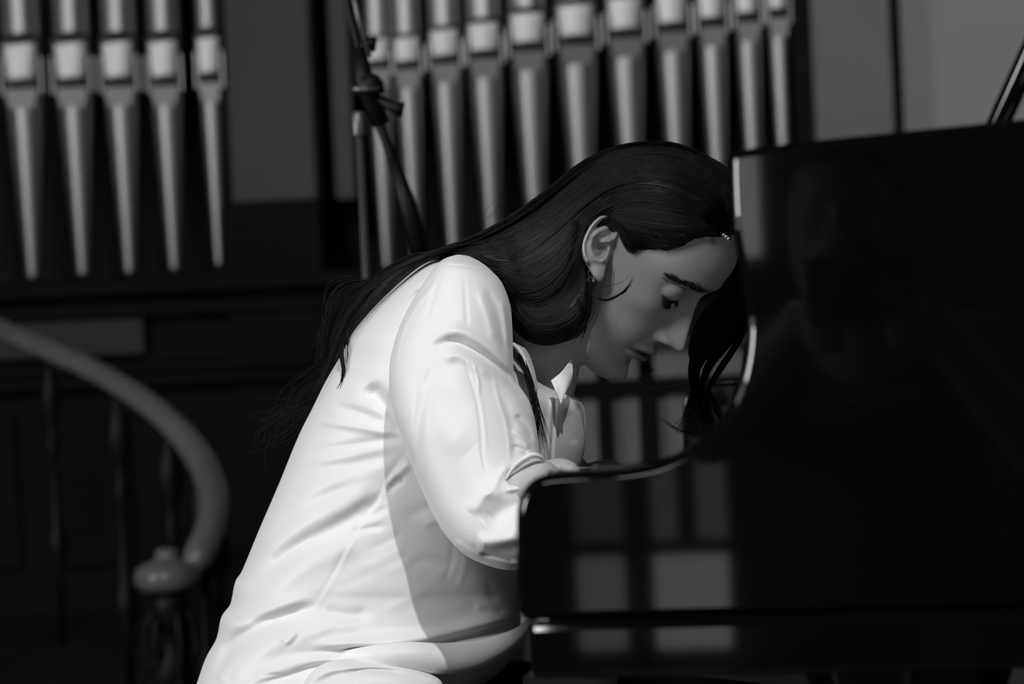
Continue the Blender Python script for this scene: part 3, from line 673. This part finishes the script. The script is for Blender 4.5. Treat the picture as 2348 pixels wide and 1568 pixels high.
SS = [([(985, 800), (1020, 786), (1052, 786), (1092, 806), (1135, 838), (1175, 876), (1205, 915), (1222, 955)], 11, -7.5),
      ([(1000, 762), (1050, 758), (1095, 778), (1140, 812), (1180, 855), (1205, 892)], 13, 4.5), ([(1010, 822), (1050, 815), (1090, 838), (1130, 872)], 13, 3.5),
      ([(948, 1120), (955, 1040), (962, 960), (980, 880), (1005, 815)], 12, -2.8), ([(1075, 1040), (1000, 960), (1010, 880)], 40, 2.5),
      ([(1062, 815), (1075, 860), (1092, 915), (1102, 980), (1106, 1045), (1120, 1100)], 3, -.8), ([(1071, 815), (1084, 860), (1101, 915), (1111, 980), (1116, 1045)], 4, .45),
      ([(1085, 830), (1096, 870), (1099, 905)], 4, 1.6), ([(1130, 850), (1142, 910), (1158, 960), (1167, 1010), (1170, 1070)], 5, 1.1), ([(1148, 900), (1170, 955), (1180, 1010), (1178, 1060)], 11, -2.2),
      ([(1065, 640), (1068, 700), (1072, 760)], 5, -.8), ([(1110, 650), (1135, 700), (1150, 760), (1160, 830)], 9, -2.6), ([(1095, 660), (1118, 720), (1135, 790)], 9, 2.2), ([(1150, 680), (1160, 740), (1166, 800)], 7, 2),
      ([(1005, 607), (1050, 609), (1095, 616), (1126, 628)], 3, -1.1), ([(1010, 640), (985, 665), (955, 700), (932, 740), (915, 790), (903, 850)], 4, 1.2), ([(1004, 622), (975, 660), (945, 700), (925, 742)], 5, -2), ([(1008, 630), (990, 690), (975, 740)], 7, -1.8),
      ([(1180, 950), (1205, 975), (1225, 1015)], 8, -4), ([(1172, 985), (1198, 1005), (1215, 1030)], 7, 3), ([(1172, 1025), (1195, 1030), (1212, 1042)], 6, -3.2),
      ([(1172, 1078), (1190, 1056), (1219, 1043), (1240, 1050)], 6, 3), ([(1176, 1090), (1200, 1070), (1220, 1060)], 5, -7), ([(1168, 1112), (1172, 1090), (1180, 1080)], 8, -5), ([(1185, 1100), (1210, 1088), (1228, 1066)], 6, -3),
      ([(1150, 1120), (1185, 1118), (1215, 1100), (1232, 1075)], 9, 5.5), ([(1095, 1140), (1130, 1120), (1150, 1085), (1172, 1060)], 9, 3),
      ([(1115, 1210), (1145, 1180), (1185, 1160), (1230, 1150)], 24, -9), ([(1080, 1180), (1110, 1140), (1160, 1125)], 16, 4), ([(1090, 1245), (1140, 1240), (1200, 1225)], 18, 6),
      ([(1095, 1270), (1140, 1276), (1190, 1290)], 6, -4), ([(1040, 1235), (1075, 1262), (1120, 1280)], 6, 2)]
sv = sculpt(sv, sf, SS)
sleeve = put('sleeve', sv, sf, M_SILK)
fold([(1160, 1098), (1178, 1072), (1200, 1053), (1221, 1043), (1240, 1048), (1250, 1066)], [.001, .0018, .0022, .0022, .0018, .001], [2.04, 2.035, 2.03, 2.03, 2.035, 2.045], name='cuff')
# the far sleeve, mostly hidden behind the body
fs = [(1060, 640, 1120, 640, 2.50, .02), (1010, 700, 1180, 690, 2.52, .055), (990, 820, 1210, 810, 2.53, .06), (1010, 960, 1230, 950, 2.53, .06), (1050, 1100, 1250, 1060, 2.52, .055), (1110, 1190, 1270, 1080, 2.51, .05), (1220, 1210, 1300, 1085, 2.49, .045), (1300, 1190, 1318, 1088, 2.47, .038)]
v, f = loft(fs, 90, 60); put('sleeve', v, f, M_SILK)
# collar: stand round the neck and a pointed leaf falling forward; front placket edges
def sheet(rows, d_rows, name, thick=.0016, m=M_SILK, n=40):
    """rows of pixel points with depths, skinned into cloth"""
    A_ = np.array([crom([(x, y, d_) for (x, y), d_ in zip(r, dr)], n) for r, dr in zip(rows, d_rows)])
    B_ = np.array([crom(A_[:, i], n) for i in range(n)])
    v = np.array([P(*q_) for q_ in B_.reshape(-1, 3)]); j, k = np.meshgrid(np.arange(n-1), np.arange(n-1), indexing='ij')
    f = np.stack([j*n+k, j*n+k+1, (j+1)*n+k+1, (j+1)*n+k], -1).reshape(-1, 4).tolist()
    o_ = put(name, v, f, m); s_ = o_.modifiers.new('t', 'SOLIDIFY'); s_.thickness = thick; return o_
sheet([[(1264, 872), (1290, 850), (1311, 824)], [(1274, 893), (1298, 875), (1314, 852)], [(1281, 910), (1297, 897), (1308, 880)], [(1287, 925), (1290, 919), (1294, 910)]],
      [[2.20, 2.21, 2.235], [2.195, 2.205, 2.225], [2.195, 2.20, 2.215], [2.195, 2.197, 2.20]], 'collar')
sheet([[(1168, 780), (1185, 800), (1205, 850), (1222, 905)], [(1180, 790), (1196, 808), (1214, 850), (1226, 900)], [(1200, 800), (1210, 815), (1222, 850), (1230, 890)]],
      [[2.19, 2.185, 2.18, 2.18], [2.185, 2.18, 2.178, 2.178], [2.2, 2.2, 2.2, 2.2]], 'collar')
# ------------------------------------------------------------------ trousers, shoes
tr = MB()
def tl(pts, rads):
    q_ = crom([tuple(p)+(r,) for p, r in zip(pts, rads)], 40); t = MB().tube(q_[:, :3], q_[:, 3], 24); tr.add(t.v, t.f)
tl([(-.17, 2.33, .53), (-.16, 2.33, .58), (-.13, 2.33, .63)], [.09, .10, .08])
for y_ in (2.235, 2.43):
    tl([(-.17, y_, .50), (-.09, y_, .50), (.08, y_, .495), (.25, y_, .48)], [.08, .078, .066, .054])
    tl([(.25, y_, .48), (.24, y_, .34), (.18, y_, .2), (.15, y_, .10)], [.057, .05, .045, .05])
to = mk('trousers', np.array(tr.v)-WO_T, tr.f, M_TROUS, WO); remesh(to, .008, 6)
for y_ in (2.235, 2.43):
    t = MB().tube([(.10, y_, .05), (.15, y_, .05), (.24, y_, .035), (.33, y_, .025)], [.03, .042, .036, .02], 16, flat=.9); put('shoe', t.v, t.f, M_TROUS)
BN = empty('piano_bench', (-.2, 2.33, 0)); tag(BN, 'black padded piano bench under the woman, below the picture edge', 'bench')
MB().box((-.19, -.33, .36), (.17, .33, .418)).build('seat', M_FELT, BN, bevel=.015)
for a_ in (-.16, .14):
    for b_ in (-.29, .29): MB().box((a_-.02, b_-.02, 0), (a_+.02, b_+.02, .361)).build('leg', M_LAC, BN, bevel=.004)
#HAIR#
# ------------------------------------------------------------------ hair
hair_poly = [(1674, 541), (1640, 541), (1600, 541), (1565, 556), (1529, 578), (1500, 566), (1476, 562), (1452, 583), (1434, 572), (1421, 548), (1418, 530), (1345, 545), (1340, 600), (1345, 640), (1345, 720), (1300, 800), (900, 900), (900, 100), (2000, 100), (1700, 500)]
def inpoly(x, y, poly):
    c = np.zeros(x.shape, bool); n = len(poly)
    for i in range(n):
        x1, y1 = poly[i]; x2, y2 = poly[(i+1) % n]
        m = ((y1 > y) != (y2 > y)) & (x < (x2-x1)*(y-y1)/(y2-y1+1e-12)+x1); c ^= m
    return c
SV = HV*[1, 1, 1]; near = SV.copy(); near[:, 0] = np.abs(near[:, 0]); hx_, hy_, _ = proj(h2w(near))
msk = inpoly(hx_, hy_, hair_poly) & (near[:, 2] > -.07)
cc = np.array([0, -.005, .01]); dr = HV-cc; dr /= np.linalg.norm(dr, axis=1)[:, None]
M2 = msk.astype(float).reshape(300, 400)
for _ in range(5):
    M2 = (M2+np.roll(M2, 1, 1)+np.roll(M2, -1, 1)+np.vstack([M2[1:], M2[-1:]])+np.vstack([M2[:1], M2[:-1]]))/5
lift = np.clip(M2.ravel()*2-1, 0, 1)
thick = .0085+.004*np.exp(-((HV[:, 2]-.1)/.05)**2)
cap = h2w(HV+dr*(-.004+(thick+.004)*lift**.75)[:, None])
HB = MB(); HB.add(cap, HF)
def hl(secs, e=2.0, nt=90, nr=60):
    v, f = loft(secs, nt, nr, e); HB.add(v, f)
# mass flowing from the crown over the nape and behind the shoulder
hl([(1480, 352, 1420, 500, 2.27, .02), (1400, 362, 1345, 560, 2.27, .055), (1330, 398, 1336, 700, 2.27, .07), (1262, 452, 1300, 765, 2.27, .075), (1190, 506, 1225, 775, 2.27, .08), (1120, 545, 1168, 690, 2.27, .08), (1060, 567, 1110, 615, 2.29, .07),
    (1000, 588, 1050, 612, 2.31, .05), (930, 612, 985, 640, 2.34, .04), (870, 648, 930, 690, 2.36, .03), (815, 705, 880, 750, 2.37, .025), (778, 775, 830, 810, 2.37, .02), (755, 840, 800, 855, 2.37, .012), (735, 880, 775, 895, 2.37, .006)])
# hair on the far side of the face
hl([(1640, 535, 1690, 530, 2.30, .03), (1655, 600, 1706, 600, 2.34, .03), (1640, 670, 1712, 670, 2.37, .03), (1602, 725, 1712, 740, 2.38, .026), (1584, 768, 1688, 780, 2.385, .02), (1577, 800, 1636, 812, 2.385, .012), (1580, 835, 1606, 842, 2.385, .004)])
# lock hanging below the ear
hl([(1352, 600, 1372, 640, 2.225, .012), (1325, 650, 1350, 690, 2.225, .03), (1270, 690, 1345, 745, 2.225, .035), (1215, 700, 1315, 778, 2.225, .035), (1185, 680, 1240, 790, 2.225, .03), (1172, 660, 1190, 760, 2.225, .02)])
hb = mk('hair', np.array(HB.v)-WO_T, HB.f, M_HAIRC, WO); remesh(hb, .003, 4)
hb_v = np.zeros(len(hb.data.vertices)*3, np.float32); hb.data.vertices.foreach_get('co', hb_v); hb_v = hb_v.reshape(-1, 3)+WO_T
bvh_hair = BVHTree.FromPolygons([tuple(map(float, p)) for p in hb_v], [tuple(p.vertices) for p in hb.data.polygons])
def hair_depth(x, y, dflt):
    d = P(x, y, 1)-CAMP; d /= np.linalg.norm(d); h = bvh_hair.ray_cast(Vector(CAMP), Vector(d))[0]
    return dflt if h is None else (np.array(h)-CAMP)@Fv
def strands(guides, n, dflt, rad=.00032, lift=.0012, jit=4, clump=26, npt=26, ends=.3, name='hair_strands', far=False):
    G_ = np.array([crom(g, npt) for g in guides]); K = len(G_); dens = {}
    cl = np.sort(RNG.random(clump)); coff = RNG.normal(size=(clump, 2, 3))*jit
    m = MB(); tt = np.linspace(0, 1, npt)
    for s in range(n):
        c = RNG.integers(clump); t = float(np.clip(cl[c]+RNG.normal()*.55/clump, 0, 1))*(K-1); i = min(int(t), K-2); u = t-i
        line = G_[i]*(1-u)+G_[i+1]*u
        wob = sum(coff[c, :, k][None]*np.sin(tt*math.pi*(k+1)+c)[:, None] for k in range(3))*.6
        jj = RNG.normal(size=2)*jit*.35
        line = line+wob*np.sin(np.clip(tt*2, 0, 1)*math.pi/2)[:, None]+jj*tt[:, None]*1.2
        a_ = RNG.random()*.06; b_ = 1-RNG.random()*ends; idx = np.linspace(a_, b_, npt)*(npt-1)
        line = np.array([np.interp(idx, np.arange(npt), line[:, k]) for k in range(2)]).T
        D = np.array([hair_depth(x, y, np.nan) for x, y in line])
        ok = ~np.isnan(D)
        D = np.interp(np.arange(npt), np.where(ok)[0], D[ok]) if ok.sum() > 1 else np.full(npt, dflt)
        for _ in range(3): D[1:-1] = (D[:-2]+D[1:-1]*2+D[2:])/4
        D -= lift*RNG.random()+.0003
        m.tube([P(x, y, d) for (x, y), d in zip(line, D)], np.interp(tt, [0, .1, .8, 1], [.6, 1, 1, .2])*rad*RNG.uniform(.7, 1.5), 4)
    o_ = put(name, m.v, m.f, M_HAIR, parent=hb, off=WO_T); o_['kind'] = 'stuff'; return o_
g0 = [(1672, 520), (1662, 450), (1628, 385), (1560, 345), (1480, 338), (1400, 355), (1330, 395), (1262, 452), (1185, 506), (1105, 547), (1020, 576), (950, 602), (880, 640), (815, 700), (775, 770), (750, 850), (700, 930)]
g00 = [(1686, 515), (1676, 440), (1640, 372), (1565, 332), (1480, 325), (1398, 342), (1325, 382), (1256, 440), (1180, 495), (1100, 538), (1018, 568), (948, 592), (875, 628), (806, 690), (768, 762)]
g1 = [(1672, 530), (1640, 455), (1585, 395), (1510, 375), (1430, 382), (1350, 425), (1275, 490), (1200, 540), (1120, 568), (1050, 582), (990, 598), (930, 635), (870, 690), (820, 750), (790, 810), (765, 860)]
g2 = [(1670, 537), (1620, 480), (1550, 438), (1470, 425), (1400, 440), (1330, 490), (1265, 550), (1200, 590), (1140, 598), (1085, 590), (1030, 588), (985, 605), (930, 650), (875, 705), (835, 760)]
g3 = [(1668, 541), (1600, 500), (1530, 478), (1460, 468), (1390, 478), (1335, 525), (1290, 590), (1235, 632), (1180, 640), (1140, 622), (1095, 596), (1050, 585)]
g4 = [(1420, 497), (1380, 488), (1345, 515), (1325, 560), (1305, 620), (1265, 672), (1215, 690), (1175, 680), (1150, 650), (1120, 612), (1085, 592)]
g5 = [(1400, 492), (1360, 500), (1334, 535), (1328, 590), (1335, 650), (1322, 705), (1270, 740), (1220, 742), (1185, 718), (1168, 680), (1142, 630), (1110, 600)]
g6 = [(1350, 512), (1332, 550), (1330, 600), (1345, 650), (1350, 710), (1325, 762), (1275, 788), (1225, 785), (1190, 760), (1174, 715), (1160, 660), (1135, 615)]
strands([g00, g0, g1, g2, g3], 2000, 2.30, jit=4, clump=60)
strands([[(1330, 398), (1250, 458), (1170, 513), (1100, 546), (1030, 576), (960, 600), (900, 628)], [(1340, 450), (1270, 520), (1200, 560), (1130, 575), (1060, 583), (1000, 595), (930, 640)], [(1330, 520), (1270, 590), (1210, 625), (1165, 620), (1120, 598), (1060, 583)], [(1310, 600), (1250, 655), (1200, 670), (1170, 650), (1135, 612), (1090, 588)]], 1000, 2.27, jit=6, clump=40)
strands([[(1395, 500), (1428, 540), (1452, 588)], [(1420, 512), (1452, 555), (1476, 572)], [(1450, 530), (1495, 560), (1532, 584)], [(1480, 520), (1545, 552), (1585, 556)], [(1540, 520), (1600, 540), (1640, 548)]], 420, 2.21, jit=3, clump=60, ends=.5, rad=.0002, lift=.0018)
strands([g2, g3, g4, g5, g6], 1300, 2.25, jit=5, clump=46)
strands([g3[:6], [(1666, 542), (1600, 515), (1530, 500), (1460, 492), (1410, 495), (1370, 500)], [(1664, 544), (1610, 528), (1550, 530), (1490, 522), (1440, 510), (1400, 500)], [(1650, 545), (1600, 543), (1555, 560), (1500, 558), (1450, 540), (1420, 508)], [(1560, 562), (1528, 578), (1490, 565), (1450, 578), (1432, 560), (1418, 512)]], 800, 2.23, jit=2.2, clump=50, ends=.05)
# far side curtain and its curling ends
f0 = [(1650, 548), (1662, 640), (1620, 730), (1585, 800), (1574, 850), (1590, 905), (1612, 950), (1616, 985)]
f1 = [(1668, 545), (1690, 620), (1690, 700), (1650, 780), (1610, 840), (1606, 900), (1616, 950), (1622, 990)]
f2 = [(1675, 545), (1706, 640), (1715, 730), (1690, 790), (1650, 850), (1622, 900), (1628, 950), (1650, 990)]
strands([f0, f1, f2], 650, 2.36, jit=6, clump=26, ends=.5)
def wisp(pts, n, d, rad=.00028, spread=3, name='hair_wisp'):
    m = MB(); L = crom(pts, 30); tt = np.linspace(0, 1, 30)
    for s in range(n):
        a_ = RNG.normal(size=2)*spread; b_ = RNG.normal(size=2)*spread*1.6; k_ = RNG.normal()*spread
        q_ = L+a_[None]*tt[:, None]+b_[None]*(tt**2)[:, None]+k_*np.sin(tt*5)[:, None]
        e_ = int(30*(1-.3*RNG.random())); dd = np.interp(tt, np.linspace(0, 1, len(d)), d)+RNG.normal()*.003
        m.tube([P(x, y, z_) for (x, y), z_ in zip(q_[:e_], dd[:e_])], np.interp(tt[:e_], [0, .7, 1], [1, .9, .2])*rad, 4)
    o_ = put(name, m.v, m.f, M_HAIR, parent=hb, off=WO_T); o_['kind'] = 'stuff'; return o_
wisp([(1600, 860), (1590, 930), (1612, 975), (1600, 992), (1560, 985), (1515, 950)], 40, [2.37, 2.36], spread=4)
wisp([(1622, 880), (1640, 930), (1655, 965), (1668, 985)], 40, [2.37, 2.37], spread=5)
wisp([(1600, 840), (1596, 900), (1570, 960), (1568, 985)], 24, [2.37, 2.36], spread=6)
wisp([(1500, 845), (1470, 870), (1530, 885), (1590, 850)], 3, [2.36, 2.37], spread=4)
wisp([(1325, 640), (1350, 672), (1385, 688), (1420, 676), (1442, 655), (1455, 630)], 12, [2.175, 2.17, 2.17, 2.185], spread=1.6)
wisp([(1340, 640), (1375, 665), (1410, 650), (1425, 620)], 2, [2.18, 2.175], spread=4, rad=.0002)
wisp([(1345, 640), (1352, 700), (1340, 750), (1310, 785)], 20, [2.19, 2.2], spread=4)
# loose ends over the back of the blouse and away to the left
wisp([(800, 745), (783, 800), (788, 850), (780, 890), (748, 928)], 34, [2.33, 2.25, 2.235, 2.24, 2.26], spread=2.4)
wisp([(795, 760), (800, 820), (790, 870), (762, 910)], 16, [2.31, 2.25, 2.25, 2.27], spread=4)
wisp([(850, 650), (800, 700), (775, 780), (770, 850), (740, 900), (700, 940)], 90, [2.38, 2.38], spread=9)
wisp([(860, 640), (790, 670), (755, 730), (745, 800), (752, 850)], 50, [2.38, 2.38], spread=9)
wisp([(780, 820), (730, 880), (680, 925), (630, 960), (590, 1010)], 34, [2.38, 2.38], spread=16)
wisp([(700, 930), (650, 960), (610, 1010), (625, 1060)], 16, [2.38, 2.38], spread=18)
wisp([(1040, 575), (960, 592), (890, 625), (840, 660), (810, 700)], 90, [2.32, 2.36, 2.38], spread=6)
wisp([(1280, 470), (1200, 500), (1130, 500), (1160, 460), (1250, 435)], 3, [2.30, 2.30], spread=10, rad=.00012)
wisp([(1270, 480), (1210, 470), (1150, 480), (1090, 520)], 7, [2.3, 2.3], spread=9, rad=.00012)
wisp([(1400, 356), (1500, 334), (1580, 348), (1650, 400), (1680, 470), (1684, 540)], 30, [2.24, 2.23], spread=3.5, rad=.00022)
wisp([(1178, 770), (1200, 830), (1222, 900), (1236, 980), (1240, 1060)], 60, [2.2, 2.17, 2.165, 2.16], spread=5)
#PHOTOG#
# ------------------------------------------------------------------ the photographer, seen only as a reflection in the lacquer
W3 = lambda u, v, z: Lc(u, v, z)
PH = empty('person', W3(0, -.42, 0)); tag(PH, 'photographer in dark clothes mirrored in the piano side, camera raised to the eye', 'person')
PO = np.array(PH.location)
pm = MB()
def pb(mb, pts, rads, n=18, k=30, flat=1.):
    q_ = crom([tuple(p)+(r,) for p, r in zip(pts, rads)], k); t = MB().tube(q_[:, :3], q_[:, 3], n, flat=flat); mb.add(t.v, t.f)
hc = W3(-.03, -.30, 1.02)
ph_head = HV*[.98, 1.0, .98]
fa = math.atan2(AV[0], AV[1]); c_, s_ = math.cos(fa), math.sin(fa)
fwd = AV; sd = -AU; up_ = np.array([0, 0, 1.])
tl_ = .18
up2 = up_*math.cos(tl_)-AU*math.sin(tl_)*(-1); sd2 = np.cross(fwd, up2)*-1
hp = hc+ph_head[:, :1]*sd2+ph_head[:, 1:2]*fwd+ph_head[:, 2:]*up2
pm.add([tuple(p) for p in hp], [q_[::-1] for q_ in HF])
pb(pm, [W3(0, -.40, .82), W3(-.01, -.37, .90), W3(-.03, -.33, .96)], [.07, .058, .055])
pb(pm, [W3(.02, -.48, .35), W3(.01, -.46, .6), W3(0, -.43, .8)], [.12, .13, .11])
for s2, el, hd in ((1, W3(.225, -.28, .70), W3(.075, -.125, .90)), (-1, W3(-.225, -.28, .73), W3(-.07, -.13, .90))):
    pb(pm, [W3(.17*s2, -.42, .83), el*.55+W3(.17*s2, -.42, .83)*.45, el], [.05, .045, .04])
    pb(pm, [el, el*.5+hd*.5, hd], [.04, .034, .026])
    for i in range(5):
        o1 = W3(0, 0, .03-.018*i); pb(pm, [hd, hd+o1+W3(-.01*s2, .03, 0), hd+o1*1.1+W3(-.045*s2, .035, .0)], [.014, .010, .008], n=10, k=14)
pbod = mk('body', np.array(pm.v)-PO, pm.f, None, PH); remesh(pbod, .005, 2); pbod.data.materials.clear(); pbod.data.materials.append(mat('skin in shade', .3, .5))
sh = MB()
pb(sh, [W3(.03, -.50, .30), W3(.01, -.48, .55), W3(0, -.455, .76), W3(0, -.43, .845)], [.15, .165, .165, .09], n=30)
for s2, el in ((1, W3(.225, -.28, .70)), (-1, W3(-.225, -.28, .73))):
    pb(sh, [W3(.10*s2, -.45, .83), W3(.17*s2, -.42, .82), el*.75+W3(.17*s2, -.42, .83)*.25], [.06, .068, .06])
ps = mk('shirt', np.array(sh.v)-PO, sh.f, None, PH); remesh(ps, .008, 6); ps.data.materials.clear(); ps.data.materials.append(mat('dark shirt cloth', .02, .9))
hh = MB(); dr2 = (HV-cc)/np.linalg.norm(HV-cc, axis=1)[:, None]
mk_ = np.clip((HV[:, 2]-.035+np.clip(HV[:, 1]-.02, -1, 1)*-.6-np.clip(HV[:, 1]-.03, 0, 1)*-1.2*0)/.02, 0, 1)
hq = HV+dr2*(-.004+.022*mk_)[:, None]
hp = hc+hq[:, :1]*sd2+hq[:, 1:2]*fwd+hq[:, 2:]*up2
hh.add([tuple(p) for p in hp], [q_[::-1] for q_ in HF]); ho = mk('hair', np.array(hh.v)-PO, hh.f, M_HAIRC, PH)
lg = MB()
for s2 in (1, -1):
    pb(lg, [W3(.09*s2, -.52, .36), W3(.12*s2, -.3, .42), W3(.14*s2, -.12, .40)], [.085, .075, .06]); pb(lg, [W3(.14*s2, -.12, .40), W3(.13*s2, -.16, .2), W3(.12*s2, -.18, .05)], [.06, .045, .04])
    pb(lg, [W3(.12*s2, -.22, .04), W3(.12*s2, -.1, .035)], [.04, .032])
lo_ = mk('trousers', np.array(lg.v)-PO, lg.f, None, PH); remesh(lo_, .008, 4); lo_.data.materials.clear(); lo_.data.materials.append(M_TROUS)
ST = empty('stool', W3(.02, -.56, 0)); tag(ST, 'low black stool the photographer sits on, behind the camera', 'stool')
MB().lathe([(.15, .24), (.16, .25), (.16, .275), (.14, .28)], 24).build('seat', M_FELT, ST)
for k in range(4):
    a_ = k*math.pi/2+.4; MB().tube([(.1*math.cos(a_), .1*math.sin(a_), .245), (.15*math.cos(a_), .15*math.sin(a_), 0)], .012, 8).build('leg', M_IRON, ST)
CM = empty('camera', W3(0, -.1, .93), -TH); tag(CM, 'black camera held up by the photographer, a round lens mirrored in the piano', 'camera')
MB().box((-.07, -.045, -.05), (.07, .015, .045)).build('camera_body', M_STAND, CM, bevel=.01)
MB().box((-.025, -.05, .04), (.025, .01, .068)).build('viewfinder', M_STAND, CM, bevel=.006)
ln = MB().lathe([(.0, .0), (.034, .002), (.034, .03), (.037, .032), (.037, .062), (.034, .064), (.030, .055), (.0, .052)], 32); lo2 = ln.build('lens', M_STAND, CM, smooth=True); lo2.rotation_euler = (-math.pi/2, 0, 0); lo2.location = (0, .012, 0)
